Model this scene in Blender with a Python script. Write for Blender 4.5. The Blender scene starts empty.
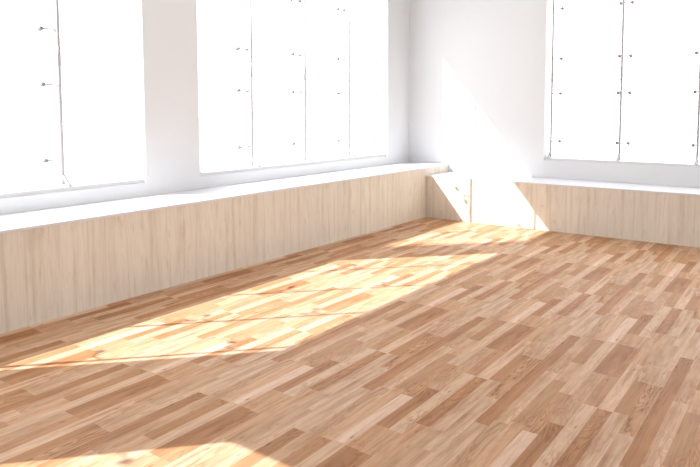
import bpy, bmesh, math, random
from mathutils import Vector, Matrix

S = bpy.context.scene
COL = S.collection
random.seed(4)

# ------------------------------------------------------------------ dimensions
H1, H2 = 0.55, 0.462            # bench heights (left / back)
B1, B2 = 0.535, 0.506           # bench depths
SILL, HEAD = 0.645, 2.432       # window opening heights
TH = 0.10                       # wall thickness
XR, YF, ZC = 8.0, -6.985, 3.0   # right wall, front wall, ceiling
BAY = 0.718                     # spacing of the glazing masts
W_LEFT = [(-3.1505, -0.4638), (-6.336, -3.6488)]            # openings along the left wall (y)
W_BACK = [(1.673, 4.545), (5.03, 7.70)]                     # openings along the back wall (x); the second is unseen, added for fill light
W_RIGHT_FILL = [(-3.5, -0.75), (-6.7, -3.9)]                      # unseen openings added in the right wall for fill light (y)
W_FRONT = [(0.355, 1.35)]                     # openings in the wall behind (x)

# ------------------------------------------------------------------ node helpers
def new_mat(name):
    m = bpy.data.materials.new(name)
    m.use_nodes = True
    nt = m.node_tree
    nt.nodes.clear()
    return m, nt
def N(nt, kind, **kw):
    n = nt.nodes.new(kind)
    for k, v in kw.items():
        setattr(n, k, v)
    return n
def L(nt, a, b):
    nt.links.new(a, b)
def ramp(nt, stops, interp='LINEAR'):
    r = N(nt, 'ShaderNodeValToRGB')
    r.color_ramp.interpolation = interp
    e = r.color_ramp.elements
    while len(e) < len(stops):
        e.new(0.5)
    for i, (p, c) in enumerate(stops):
        e[i].position = p
        e[i].color = (*c, 1) if len(c) == 3 else c
    return r
def principled(nt, rough=0.5, spec=0.3):
    b = N(nt, 'ShaderNodeBsdfPrincipled')
    b.inputs['Roughness'].default_value = rough
    b.inputs['Specular IOR Level'].default_value = spec
    o = N(nt, 'ShaderNodeOutputMaterial')
    L(nt, b.outputs[0], o.inputs[0])
    return b
def math_node(nt, op, a, b=None):
    n = N(nt, 'ShaderNodeMath', operation=op)
    for i, v in enumerate((a, b)):
        if v is None: continue
        if isinstance(v, (int, float)): n.inputs[i].default_value = v
        else: L(nt, v, n.inputs[i])
    return n.outputs[0]
def mixc(nt, fac, a, b, blend='MIX'):
    n = N(nt, 'ShaderNodeMix', data_type='RGBA', blend_type=blend)
    if isinstance(fac, (int, float)): n.inputs[0].default_value = fac
    else: L(nt, fac, n.inputs[0])
    for sock, v in ((n.inputs[6], a), (n.inputs[7], b)):
        if isinstance(v, tuple): sock.default_value = (*v, 1)
        else: L(nt, v, sock)
    return n.outputs[2]

# ------------------------------------------------------------------ materials
def mat_plaster(name, col, rough=0.85):
    m, nt = new_mat(name)
    b = principled(nt, rough, 0.15)
    tc = N(nt, 'ShaderNodeTexCoord')
    n1 = N(nt, 'ShaderNodeTexNoise'); n1.inputs['Scale'].default_value = 70; n1.inputs['Detail'].default_value = 3
    L(nt, tc.outputs['Object'], n1.inputs['Vector'])
    r = ramp(nt, [(0.3, tuple(c * 0.985 for c in col)), (0.7, col)])
    L(nt, n1.outputs[0], r.inputs[0]); L(nt, r.outputs[0], b.inputs['Base Color'])
    bp = N(nt, 'ShaderNodeBump'); bp.inputs['Strength'].default_value = 0.06; bp.inputs['Distance'].default_value = 0.01
    L(nt, n1.outputs[0], bp.inputs['Height']); L(nt, bp.outputs[0], b.inputs['Normal'])
    return m
def mat_plain(name, col, rough=0.4, spec=0.4, metal=0.0):
    m, nt = new_mat(name)
    b = principled(nt, rough, spec)
    tc = N(nt, 'ShaderNodeTexCoord')
    n1 = N(nt, 'ShaderNodeTexNoise'); n1.inputs['Scale'].default_value = 25
    L(nt, tc.outputs['Object'], n1.inputs['Vector'])
    r = ramp(nt, [(0.3, tuple(c * 0.97 for c in col)), (0.7, col)])
    L(nt, n1.outputs[0], r.inputs[0]); L(nt, r.outputs[0], b.inputs['Base Color'])
    b.inputs['Metallic'].default_value = metal
    return m
def mat_glass():
    m, nt = new_mat('clear_glass')
    o = N(nt, 'ShaderNodeOutputMaterial')
    t = N(nt, 'ShaderNodeBsdfTransparent'); t.inputs[0].default_value = (0.985, 0.99, 0.99, 1)
    g = N(nt, 'ShaderNodeBsdfGlossy'); g.inputs['Roughness'].default_value = 0.02
    lw = N(nt, 'ShaderNodeLayerWeight')
    fac = math_node(nt, 'ADD', math_node(nt, 'MULTIPLY', math_node(nt, 'POWER', lw.outputs['Facing'], 6.0), 0.5), 0.02)
    mx = N(nt, 'ShaderNodeMixShader')
    L(nt, fac, mx.inputs[0]); L(nt, t.outputs[0], mx.inputs[1]); L(nt, g.outputs[0], mx.inputs[2])
    L(nt, mx.outputs[0], o.inputs[0])
    return m

def mat_panel():
    """pale ash veneer, grain running upright; coordinate = (x - y) along the run, z up"""
    m, nt = new_mat('pale_ash_veneer')
    b = principled(nt, 0.55, 0.25)
    tc = N(nt, 'ShaderNodeTexCoord')
    sp = N(nt, 'ShaderNodeSeparateXYZ'); L(nt, tc.outputs['Object'], sp.inputs[0])
    run = math_node(nt, 'SUBTRACT', sp.outputs[0], sp.outputs[1])
    z = sp.outputs[2]
    def vec(sx, sz, off=0.0):
        c = N(nt, 'ShaderNodeCombineXYZ')
        L(nt, math_node(nt, 'MULTIPLY', run, sx), c.inputs[0])
        L(nt, math_node(nt, 'MULTIPLY', z, sz), c.inputs[1])
        c.inputs[2].default_value = off
        return c.outputs[0]
    # boards of slightly different tone
    idx = math_node(nt, 'FLOOR', math_node(nt, 'MULTIPLY', run, 7.4))
    wn = N(nt, 'ShaderNodeTexWhiteNoise', noise_dimensions='1D'); L(nt, idx, wn.inputs['W'])
    base = ramp(nt, [(0, PANEL[0]), (0.5, PANEL[1]), (1, PANEL[2])]); L(nt, wn.outputs['Value'], base.inputs[0])
    # broad streaks
    n1 = N(nt, 'ShaderNodeTexNoise'); n1.inputs['Scale'].default_value = 1; n1.inputs['Detail'].default_value = 4
    L(nt, vec(26, 0.9), n1.inputs['Vector'])
    r1 = ramp(nt, [(0.35, (0.84, 0.80, 0.77)), (0.50, (1, 1, 1)), (0.7, (1.0, 1.0, 1.0))]); L(nt, n1.outputs[0], r1.inputs[0])
    c1 = mixc(nt, 0.75, base.outputs[0], r1.outputs[0], 'MULTIPLY')
    # fine pores
    n2 = N(nt, 'ShaderNodeTexNoise'); n2.inputs['Scale'].default_value = 1; n2.inputs['Detail'].default_value = 2
    L(nt, vec(190, 5, 3.0), n2.inputs['Vector'])
    r2 = ramp(nt, [(0.33, (0.86, 0.83, 0.80)), (0.5, (1, 1, 1))]); L(nt, n2.outputs[0], r2.inputs[0])
    c2 = mixc(nt, 0.55, c1, r2.outputs[0], 'MULTIPLY')
    # occasional cathedral flecks
    n3 = N(nt, 'ShaderNodeTexNoise'); n3.inputs['Scale'].default_value = 1; n3.inputs['Detail'].default_value = 3; n3.inputs['Distortion'].default_value = 0.6
    L(nt, vec(34, 7, 8.0), n3.inputs['Vector'])
    r3 = ramp(nt, [(0.36, (1.06, 1.06, 1.06)), (0.48, (1, 1, 1)), (0.58, (1, 1, 1)), (0.68, (0.87, 0.82, 0.77))]); L(nt, n3.outputs[0], r3.inputs[0])
    n4 = N(nt, 'ShaderNodeTexNoise'); n4.inputs['Scale'].default_value = 1
    L(nt, vec(9, 0.3, 5.0), n4.inputs['Vector'])
    r4 = ramp(nt, [(0.42, (0, 0, 0)), (0.55, (1, 1, 1))]); L(nt, n4.outputs[0], r4.inputs[0])
    c3 = mixc(nt, r4.outputs[0], c2, mixc(nt, 0.8, c2, r3.outputs[0], 'MULTIPLY'))
    L(nt, c3, b.inputs['Base Color'])
    return m

def mat_parquet():
    """three attributes per plank: tone colour, grain strength; UV = metres along / across the plank with its own offset"""
    m, nt = new_mat('oak_strip_parquet')
    b = principled(nt, 0.5, 0.12)
    at = N(nt, 'ShaderNodeAttribute', attribute_name='plank_tone')
    gr = N(nt, 'ShaderNodeAttribute', attribute_name='plank_grain')
    uv = N(nt, 'ShaderNodeUVMap', uv_map='plank')
    sp = N(nt, 'ShaderNodeSeparateXYZ'); L(nt, uv.outputs[0], sp.inputs[0])
    def vec(sa, sc, off=0.0):
        c = N(nt, 'ShaderNodeCombineXYZ')
        L(nt, math_node(nt, 'MULTIPLY', sp.outputs[0], sa), c.inputs[0])
        L(nt, math_node(nt, 'MULTIPLY', sp.outputs[1], sc), c.inputs[1])
        c.inputs[2].default_value = off
        return c.outputs[0]
    # flowing growth rings: bands of a stretched noise field
    n1 = N(nt, 'ShaderNodeTexNoise'); n1.inputs['Scale'].default_value = 1; n1.inputs['Detail'].default_value = 2.0; n1.inputs['Distortion'].default_value = 0.5
    L(nt, vec(3.4, 17), n1.inputs['Vector'])
    s = math_node(nt, 'SINE', math_node(nt, 'MULTIPLY', n1.outputs[0], 60.0))
    r1 = ramp(nt, [(0.0, (0.66, 0.49, 0.37)), (0.4, (0.96, 0.94, 0.92)), (1.0, (1.08, 1.09, 1.10))])
    L(nt, math_node(nt, 'ADD', math_node(nt, 'MULTIPLY', s, 0.5), 0.5), r1.inputs[0])
    n0 = N(nt, 'ShaderNodeTexNoise'); n0.inputs['Scale'].default_value = 1; n0.inputs['Detail'].default_value = 1.0
    L(nt, vec(2.2, 9, 11.0), n0.inputs['Vector'])
    r0 = ramp(nt, [(0.40, (0, 0, 0)), (0.68, (1, 1, 1))]); L(nt, n0.outputs[0], r0.inputs[0])
    ringfac = math_node(nt, 'MULTIPLY', math_node(nt, 'MULTIPLY', r0.outputs[0], gr.outputs['Fac']), 0.95)
    c1 = mixc(nt, ringfac, at.outputs['Color'], mixc(nt, 1.0, at.outputs['Color'], r1.outputs[0], 'MULTIPLY'))
    # long streaks
    n2 = N(nt, 'ShaderNodeTexNoise'); n2.inputs['Scale'].default_value = 1; n2.inputs['Detail'].default_value = 4
    L(nt, vec(2.6, 62, 4.0), n2.inputs['Vector'])
    r2 = ramp(nt, [(0.30, (0.70, 0.55, 0.43)), (0.48, (0.97, 0.96, 0.95)), (0.75, (1.10, 1.12, 1.14))]); L(nt, n2.outputs[0], r2.inputs[0])
    c2 = mixc(nt, 0.5, c1, r2.outputs[0], 'MULTIPLY')
    # soft mottling
    n5 = N(nt, 'ShaderNodeTexNoise'); n5.inputs['Scale'].default_value = 1; n5.inputs['Detail'].default_value = 2
    L(nt, vec(7, 26, 9.0), n5.inputs['Vector'])
    r5 = ramp(nt, [(0.28, (0.80, 0.74, 0.68)), (0.52, (1, 1, 1)), (0.8, (1.05, 1.05, 1.05))]); L(nt, n5.outputs[0], r5.inputs[0])
    c3 = mixc(nt, 0.6, c2, r5.outputs[0], 'MULTIPLY')
    n7 = N(nt, 'ShaderNodeTexNoise'); n7.inputs['Scale'].default_value = 1; n7.inputs['Detail'].default_value = 1
    L(nt, vec(2.6, 20, 21.0), n7.inputs['Vector'])
    r7 = ramp(nt, [(0.28, (0.70, 0.58, 0.47)), (0.46, (0.97, 0.96, 0.95)), (0.72, (1.12, 1.15, 1.18))]); L(nt, n7.outputs[0], r7.inputs[0])
    c3 = mixc(nt, 0.6, c3, r7.outputs[0], 'MULTIPLY')
    # fine pores
    n8 = N(nt, 'ShaderNodeTexNoise'); n8.inputs['Scale'].default_value = 1; n8.inputs['Detail'].default_value = 3
    L(nt, vec(8, 190, 31.0), n8.inputs['Vector'])
    r8 = ramp(nt, [(0.32, (0.74, 0.62, 0.52)), (0.5, (1, 1, 1)), (0.7, (1.06, 1.07, 1.08))]); L(nt, n8.outputs[0], r8.inputs[0])
    c3 = mixc(nt, 0.5, c3, r8.outputs[0], 'MULTIPLY')
    # knots
    vo = N(nt, 'ShaderNodeTexVoronoi', feature='F1'); vo.inputs['Scale'].default_value = 1; vo.inputs['Randomness'].default_value = 1
    L(nt, vec(6.5, 19, 2.0), vo.inputs['Vector'])
    r6 = ramp(nt, [(0.0, (0.36, 0.22, 0.15)), (0.04, (0.55, 0.40, 0.30)), (0.085, (0.88, 0.81, 0.75)), (0.15, (1, 1, 1))]); L(nt, vo.outputs['Distance'], r6.inputs[0])
    vc = N(nt, 'ShaderNodeSeparateColor'); L(nt, vo.outputs['Color'], vc.inputs[0])
    some = math_node(nt, 'GREATER_THAN', vc.outputs[0], 0.6)      # only some cells hold a knot
    c4 = mixc(nt, math_node(nt, 'MULTIPLY', some, 0.9), c3, mixc(nt, 1.0, c3, r6.outputs[0], 'MULTIPLY'))
    L(nt, c4, b.inputs['Base Color'])
    return m

PANEL = [(0.735, 0.655, 0.545), (0.755, 0.675, 0.565), (0.78, 0.70, 0.59)]
M_WALL = mat_plaster('white_plaster', (0.75, 0.747, 0.747))
M_CEIL = mat_plaster('white_ceiling', (0.82, 0.82, 0.82))
M_TOP = mat_plain('white_laminate', (0.74, 0.715, 0.74), 0.35, 0.35)
M_PANEL = mat_panel()
M_FLOOR = mat_parquet()
M_GLASS = mat_glass()
M_STEEL = mat_plain('brushed_steel', (0.45, 0.41, 0.415), 0.45, 0.4, 0.0)
M_DISC = mat_plain('dark_steel', (0.30, 0.255, 0.255), 0.45, 0.4, 0.0)
M_FRAME = mat_plain('white_powder_coat', (0.72, 0.70, 0.71), 0.45, 0.4)
M_GROUND = mat_plaster('pale_paving', (0.72, 0.71, 0.70), 0.9)

# ------------------------------------------------------------------ mesh helpers
def add_box(bm, x0, x1, y0, y1, z0, z1):
    v = [bm.verts.new((x, y, z)) for x in (x0, x1) for y in (y0, y1) for z in (z0, z1)]
    for f in ((0, 1, 3, 2), (4, 6, 7, 5), (0, 4, 5, 1), (2, 3, 7, 6), (0, 2, 6, 4), (1, 5, 7, 3)):
        bm.faces.new([v[i] for i in f])
def add_tube(bm, a, b, r, seg=12, r2=None):
    a, b = Vector(a), Vector(b)
    d = (b - a).normalized()
    u = d.orthogonal().normalized(); w = d.cross(u)
    r2 = r if r2 is None else r2
    ra, rb = [], []
    for i in range(seg):
        t = 2 * math.pi * i / seg
        o = u * math.cos(t) + w * math.sin(t)
        ra.append(bm.verts.new(a + o * r)); rb.append(bm.verts.new(b + o * r2))
    for i in range(seg):
        j = (i + 1) % seg
        bm.faces.new((ra[i], ra[j], rb[j], rb[i]))
    bm.faces.new(ra[::-1]); bm.faces.new(rb)
def add_prism(bm, poly, axis, h):
    """poly: list of 3D points, extruded by vector axis*h"""
    e = Vector(axis) * h
    a = [bm.verts.new(Vector(p)) for p in poly]
    b = [bm.verts.new(Vector(p) + e) for p in poly]
    n = len(poly)
    for i in range(n):
        j = (i + 1) % n
        bm.faces.new((a[i], a[j], b[j], b[i]))
    bm.faces.new(a[::-1]); bm.faces.new(b)
def obj(name, bm, mat, parent=None, kind=None, bevel=0.0, smooth=False):
    bmesh.ops.recalc_face_normals(bm, faces=bm.faces)
    me = bpy.data.meshes.new(name)
    bm.to_mesh(me); bm.free()
    me.materials.append(mat)
    if smooth:
        for p in me.polygons: p.use_smooth = len(p.vertices) == 4
    o = bpy.data.objects.new(name, me)
    COL.objects.link(o)
    if parent: o.parent = parent
    if kind: o['kind'] = kind
    if bevel:
        md = o.modifiers.new('bevel', 'BEVEL'); md.width = bevel; md.segments = 2; md.limit_method = 'ANGLE'
    return o
def empty(name, loc=(0, 0, 0), kind=None, label=None, cat=None, group=None, rz=0.0):
    o = bpy.data.objects.new(name, None)
    o.empty_display_size = 0.1
    o.location = loc; o.rotation_euler = (0, 0, rz)
    COL.objects.link(o)
    for k, v in (('kind', kind), ('label', label), ('category', cat), ('group', group)):
        if v: o[k] = v
    return o

# ------------------------------------------------------------------ walls with openings
def wall(name, u_axis, u0, u1, z0, z1, n0, n1, openings):
    """solid wall slab; u along the wall, n through its thickness; openings = (u0, u1, z0, z1)"""
    us = sorted({u0, u1, *[o[0] for o in openings], *[o[1] for o in openings]})
    zs = sorted({z0, z1, *[o[2] for o in openings], *[o[3] for o in openings]})
    def solid(i, j):
        if not (0 <= i < len(us) - 1 and 0 <= j < len(zs) - 1): return False
        uc, zc = (us[i] + us[i + 1]) / 2, (zs[j] + zs[j + 1]) / 2
        return not any(o[0] < uc < o[1] and o[2] < zc < o[3] for o in openings)
    bm = bmesh.new(); cache = {}
    def V(i, j, k):
        key = (i, j, k)
        if key not in cache:
            n = n0 if k == 0 else n1
            cache[key] = bm.verts.new((us[i], n, zs[j]) if u_axis == 'x' else (n, us[i], zs[j]))
        return cache[key]
    for i in range(len(us) - 1):
        for j in range(len(zs) - 1):
            if not solid(i, j): continue
            for k in (0, 1):
                bm.faces.new((V(i, j, k), V(i + 1, j, k), V(i + 1, j + 1, k), V(i, j + 1, k)))
            if not solid(i - 1, j): bm.faces.new((V(i, j, 0), V(i, j, 1), V(i, j + 1, 1), V(i, j + 1, 0)))
            if not solid(i + 1, j): bm.faces.new((V(i + 1, j, 0), V(i + 1, j, 1), V(i + 1, j + 1, 1), V(i + 1, j + 1, 0)))
            if not solid(i, j - 1): bm.faces.new((V(i, j, 0), V(i + 1, j, 0), V(i + 1, j, 1), V(i, j, 1)))
            if not solid(i, j + 1): bm.faces.new((V(i, j + 1, 0), V(i + 1, j + 1, 0), V(i + 1, j + 1, 1), V(i, j + 1, 1)))
    return obj(name, bm, M_WALL, kind='structure')
op = lambda ws: [(a, b, SILL, HEAD) for a, b in ws]
wall('wall_left', 'y', YF - TH, TH, 0, ZC, -TH, 0, op(W_LEFT))
wall('wall_back', 'x', 0, XR, 0, ZC, 0, TH, op(W_BACK))
wall('wall_front', 'x', 0, XR, 0, ZC, YF - TH, YF, op(W_FRONT))
wall('wall_right', 'y', YF - TH, TH, 0, ZC, XR, XR + TH, op(W_RIGHT_FILL))
bm = bmesh.new(); add_box(bm, -TH, XR + TH, YF - TH, TH, ZC, ZC + 0.1); obj('ceiling', bm, M_CEIL, kind='structure')
bm = bmesh.new(); add_box(bm, -60, 60, -60, 60, -0.45, -0.35); obj('ground', bm, M_GROUND, kind='structure')

# ------------------------------------------------------------------ strip parquet floor (one mesh, one face per plank)
TX, TY, X0, Y0 = 0.537, 1.567, 3.211, 0.0
SW = TX / 9
TONES = {   # colour, strength of the growth-ring figure
    'pink':  ((0.74, 0.535, 0.37), 0.15),
    'light': ((0.665, 0.455, 0.285), 0.45),
    'tan':   ((0.60, 0.385, 0.22), 0.6),
    'wavy':  ((0.60, 0.39, 0.23), 1.3),
    'med':   ((0.535, 0.315, 0.162), 1.0),
    'brown': ((0.46, 0.245, 0.112), 0.9),
    'dark':  ((0.36, 0.175, 0.07), 0.7),
}
STRIPS = [  # (far end y, tone) down one repeat of the pattern, for each of nine strips
    [(-2.775, 'pink'), (-3.23, 'light'), (-3.95, 'med')],
    [(-2.66, 'brown'), (-3.05, 'med'), (-3.235, 'brown'), (-3.66, 'tan')],
    [(-2.433, 'light'), (-3.053, 'tan'), (-3.24, 'brown'), (-3.66, 'med')],
    [(-2.441, 'brown'), (-2.955, 'tan'), (-3.45, 'light')],
    [(-2.433, 'light'), (-2.956, 'tan'), (-3.45, 'wavy'), (-3.65, 'brown')],
    [(-2.596, 'light'), (-3.10, 'light'), (-3.655, 'med')],
    [(-2.82, 'light'), (-3.246, 'brown'), (-3.705, 'brown')],
    [(-2.766, 'tan'), (-3.23, 'tan'), (-3.766, 'light')],
    [(-2.737, 'tan'), (-3.237, 'brown'), (-3.60, 'tan'), (-3.84, 'med')],
]
def build_floor():
    bm = bmesh.new()
    uvl = bm.loops.layers.uv.new('plank')
    tone = bm.loops.layers.float_color.new('plank_tone')
    grain = bm.faces.layers.float.new('plank_grain')
    XA, XB, YA, YB = -TH, XR + TH, YF - TH, TH
    rnd = random.Random(11)
    info = {}
    for k, st in enumerate(STRIPS):
        for q in range(len(st)):
            j = rnd.uniform(-0.06, 0.06)
            info[k, q] = (rnd.uniform(0, 60), rnd.uniform(0, 60), 1 + j, rnd.uniform(-0.03, 0.03))
    i0 = math.floor((XA - X0) / SW); i1 = math.ceil((XB - X0) / SW)
    for i in range(i0, i1):
        k = i % 9
        xa, xb = max(XA, X0 + i * SW), min(XB, X0 + (i + 1) * SW)
        if xb - xa < 1e-5: continue
        st = STRIPS[k]
        for rep in range(-4, 4):
            for q, (yt, tn) in enumerate(st):
                far = yt + rep * TY
                near = (st[q + 1][0] if q + 1 < len(st) else st[0][0] - TY) + rep * TY
                ya, yb = max(YA, near), min(YB, far)
                if yb - ya < 1e-5: continue
                f = bm.faces.new([bm.verts.new(p) for p in ((xa, ya, 0), (xb, ya, 0), (xb, yb, 0), (xa, yb, 0))])
                ou, ov, br, hu = info[k, q]
                c, g = TONES[tn]
                f[grain] = g
                for l in f.loops:
                    x, y, _ = l.vert.co
                    l[uvl].uv = (far - y + ou, x - (X0 + i * SW) + ov)
                    l[tone] = (c[0] * br * 0.94, c[1] * br * 0.90 * (1 + hu), c[2] * br * 0.94 * (1 + 1.5 * hu), 1)
    # underside and edges so the floor is a slab
    add_box(bm, XA, XB, YA, YB, -0.3, -0.004)
    me = bpy.data.meshes.new('floor')
    bm.to_mesh(me); bm.free()
    me.materials.append(M_FLOOR)
    o = bpy.data.objects.new('floor', me); COL.objects.link(o); o['kind'] = 'structure'
build_floor()

# ------------------------------------------------------------------ the two boxed-in benches under the windows
t = empty('window_bench', (0, YF, 0), label='long taller wooden bench with white top running along the left window wall', cat='bench')
def bench_part(name, root, boxes, mat, bev):
    bm = bmesh.new()
    for b in boxes: add_box(bm, *b)
    o = obj(name, bm, mat, root, bevel=bev)
    o.matrix_parent_inverse = Matrix.Translation(-Vector(root.location))
    return o
TT = 0.016
bench_part('front_panel', t, [(B1 - 0.02, B1, YF, 0, 0, H1 - TT)], M_PANEL, 0)
bench_part('countertop', t, [(0, B1 + 0.003, YF, 0, H1 - TT, H1)], M_TOP, 0.0015)
t = empty('window_bench', (B1, 0, 0), label='lower wooden bench with white top along the back wall under the right window', cat='bench')
bench_part('front_panel', t, [(B1 + 0.003, XR, -B2, -B2 + 0.02, 0, H2 - 0.012)], M_PANEL, 0)
bench_part('countertop', t, [(B1 + 0.003, XR, -B2 - 0.003, 0, H2 - 0.012, H2)], M_TOP, 0.0015)

# ------------------------------------------------------------------ windows: glass hung on slim steel masts with point fixings
# built in a local frame: u along the wall, w outwards (negative = into the room), z up
ROWS = (0.84, 1.352, 1.722, 2.25)
JOINT = 1.537
MAST_W, GLASS_W = 0.125, 0.245
def make_window(name, frame, u_open, masts, label):
    """frame(u, w, z) -> world point"""
    F = frame
    root = empty(name, F((u_open[0] + u_open[1]) / 2, 0, SILL), kind='structure', label=label, cat='window')
    inv = Matrix.Translation(-Vector(root.location))
    def part(nm, bm, mat, parent, **kw):
        o = obj(nm, bm, mat, parent, **kw)
        o.matrix_parent_inverse = inv
        return o
    def fbox(bm, u0, u1, w0, w1, z0, z1):
        p, q = F(u0, w0, z0), F(u1, w1, z1)
        add_box(bm, min(p[0], q[0]), max(p[0], q[0]), min(p[1], q[1]), max(p[1], q[1]), z0, z1)
    m0, m1 = min(masts), max(masts)
    bm = bmesh.new(); fbox(bm, m0 - 0.05, m1 + 0.05, TH, GLASS_W + 0.05, SILL - 0.06, SILL); part('outer_sill', bm, M_FRAME, root)
    bm = bmesh.new(); fbox(bm, u_open[0] + 0.001, u_open[1] - 0.001, 0.025, TH - 0.002, SILL, SILL + 0.028); part('bottom_rail', bm, M_FRAME, root)
    ms = sorted(masts)
    for a, b in zip(ms[:-1], ms[1:]):
        for z0, z1 in ((SILL + 0.006, JOINT - 0.005), (JOINT + 0.005, HEAD + 0.02)):
            bm = bmesh.new(); fbox(bm, a + 0.005, b - 0.005, GLASS_W, GLASS_W + 0.012, z0, z1)
            part('glass_pane', bm, M_GLASS, root)
    R = 0.011
    for u in masts:
        bm = bmesh.new(); add_tube(bm, F(u, MAST_W, SILL), F(u, MAST_W, HEAD + 0.08), R, 14)
        mast = part('mast', bm, M_STEEL, root, smooth=True)
        # children of the mast keep world coordinates through the same inverse
        def sub(nm, bm, mat, **kw):
            o = obj(nm, bm, mat, mast, **kw)
            return o
        bm = bmesh.new(); add_tube(bm, F(u, MAST_W, JOINT - 0.065), F(u, MAST_W, JOINT + 0.065), R + 0.0025, 14); sub('sleeve', bm, M_STEEL, smooth=True)
        bm = bmesh.new()
        d = Vector(F(1, 0, 0)) - Vector(F(0, 0, 0))
        zt = SILL + 0.028
        add_prism(bm, [F(u - 0.008, MAST_W, zt + 0.082), F(u - 0.008, MAST_W, zt + 0.058), F(u - 0.008, 0.046, zt), F(u - 0.008, 0.028, zt)], d, 0.016)
        add_prism(bm, [F(u - 0.008, MAST_W, zt + 0.007), F(u - 0.008, MAST_W, zt), F(u - 0.008, 0.03, zt), F(u - 0.008, 0.03, zt + 0.007)], d, 0.016)
        sub('brace', bm, M_STEEL)
        for z in ROWS:
            sides = [s for s in (-1, 1) if m0 - 0.01 < u + s * 0.06 < m1 + 0.01]
            bm = bmesh.new()
            add_tube(bm, F(u, MAST_W, z), F(u, GLASS_W - 0.03, z), 0.0055, 8)
            for s in sides:
                add_tube(bm, F(u, GLASS_W - 0.034, z), F(u + s * 0.056, GLASS_W - 0.018, z), 0.005, 8)
            sub('spider_arm', bm, M_DISC)
            for s in sides:
                bm = bmesh.new()
                add_tube(bm, F(u + s * 0.056, GLASS_W - 0.022, z), F(u + s * 0.056, GLASS_W - 0.001, z), 0.014, 14, 0.019)
                sub('glass_clamp', bm, M_DISC)
    return root
fl = lambda u, w, z: (-w, u, z)
fb = lambda u, w, z: (u, w, z)
ff = lambda u, w, z: (u, YF - w, z)
def left_masts(far):
    return [far + 0.163 - BAY * i for i in range(4)] + [far - 2.656]
make_window('window_1', fl, W_LEFT[0], left_masts(W_LEFT[0][1]), 'wide frameless window with slim steel masts in the left wall, nearest the room corner')
make_window('window_2', fl, W_LEFT[1], left_masts(W_LEFT[1][1]), 'frameless window with slim steel masts in the left wall, cut by the left edge of the photo')
make_window('window_3', fb, W_BACK[0], [W_BACK[0][0] + 0.030 + 0.711 * i for i in range(5)], 'frameless window with slim steel masts in the back wall above the lower bench')
make_window('window_4', fb, W_BACK[1], [W_BACK[1][0] + 0.030 + 0.67 * i for i in range(5)], 'unseen second back wall window added for fill light, beside the right wall')  # out of view, added to let in more sky light
make_window('window_5', ff, W_FRONT[0], [W_FRONT[0][0] - 0.10 + 0.60 * i for i in range(3)], 'narrow window in the wall behind the camera')

fr = lambda u, w, z: (XR + w, u, z)
for i, (a, b) in enumerate(W_RIGHT_FILL):  # out of view, added so sky light brightens the left wall and bench
    make_window('window_%d' % (6 + i), fr, (a, b), [a + 0.03 + (b - a - 0.06) / 4 * j for j in range(5)], ('unseen window added in the right wall for fill light, nearer the back wall', 'unseen window added in the right wall for fill light, nearer the wall behind the camera')[i])

for o in [o for o in COL.objects if o.parent is None and o.get('kind') == 'structure' and 'label' not in o]:
    o['label'], o['category'] = {
        'wall_left': ('white plastered wall on the left with the two wide windows', 'wall'),
        'wall_back': ('white plastered back wall with the sunlit triangle and the right window', 'wall'),
        'wall_front': ('white plastered wall behind the camera', 'wall'),
        'wall_right': ('white plastered wall on the right, outside the picture', 'wall'),
        'floor': ('brown strip parquet floor with patches of sunlight', 'floor'),
        'ceiling': ('white ceiling above the room', 'ceiling'),
        'ground': ('pale paved ground outside the windows', 'ground'),
    }[o.name]

# ------------------------------------------------------------------ light
w = bpy.data.worlds.new('sky'); S.world = w; w.use_nodes = True
bg = w.node_tree.nodes['Background']
bg.inputs[0].default_value = (0.905, 0.955, 1.0, 1)
bg.inputs[1].default_value = SKY = 2.95
sd = bpy.data.lights.new('sun', 'SUN'); sd.energy = 9.0; sd.angle = math.radians(0.35); sd.color = (0.90, 0.96, 1.0)
so = bpy.data.objects.new('sun', sd); COL.objects.link(so)
so.rotation_euler = Vector((0.53565, 0.546756, -0.643535)).to_track_quat('-Z', 'Y').to_euler()
so.location = (-6, -9, 9)

# ------------------------------------------------------------------ camera (position, heading and lens read off the photograph's vanishing lines)
F_PX, CX, CY = 642.4458, 382.2193, 156.0022
yaw, pit, rol = (math.radians(a) for a in (34.3421, 4.2929, 0.0603))
fw = Vector((-math.sin(yaw) * math.cos(pit), math.cos(yaw) * math.cos(pit), -math.sin(pit)))
r = Vector((math.cos(yaw), math.sin(yaw), 0)); u = r.cross(fw)
r2 = r * math.cos(rol) + u * math.sin(rol); u2 = -r * math.sin(rol) + u * math.cos(rol)
cd = bpy.data.cameras.new('camera'); cam = bpy.data.objects.new('camera', cd); COL.objects.link(cam)
cam.matrix_world = Matrix(((r2.x, u2.x, -fw.x, 4.0821), (r2.y, u2.y, -fw.y, -6.5483), (r2.z, u2.z, -fw.z, 1.1976), (0, 0, 0, 1)))
cd.sensor_fit = 'HORIZONTAL'; cd.sensor_width = 36; cd.lens = F_PX * 36 / 700
cd.shift_x = (350 - CX) / 700; cd.shift_y = (CY - 233.5) / 700
cd.clip_start = 0.01
S.camera = cam
S.view_settings.view_transform = 'Standard'; S.view_settings.look = 'None'
S.view_settings.gamma = 1; S.view_settings.use_curve_mapping = False
S.view_settings.exposure = 0.22
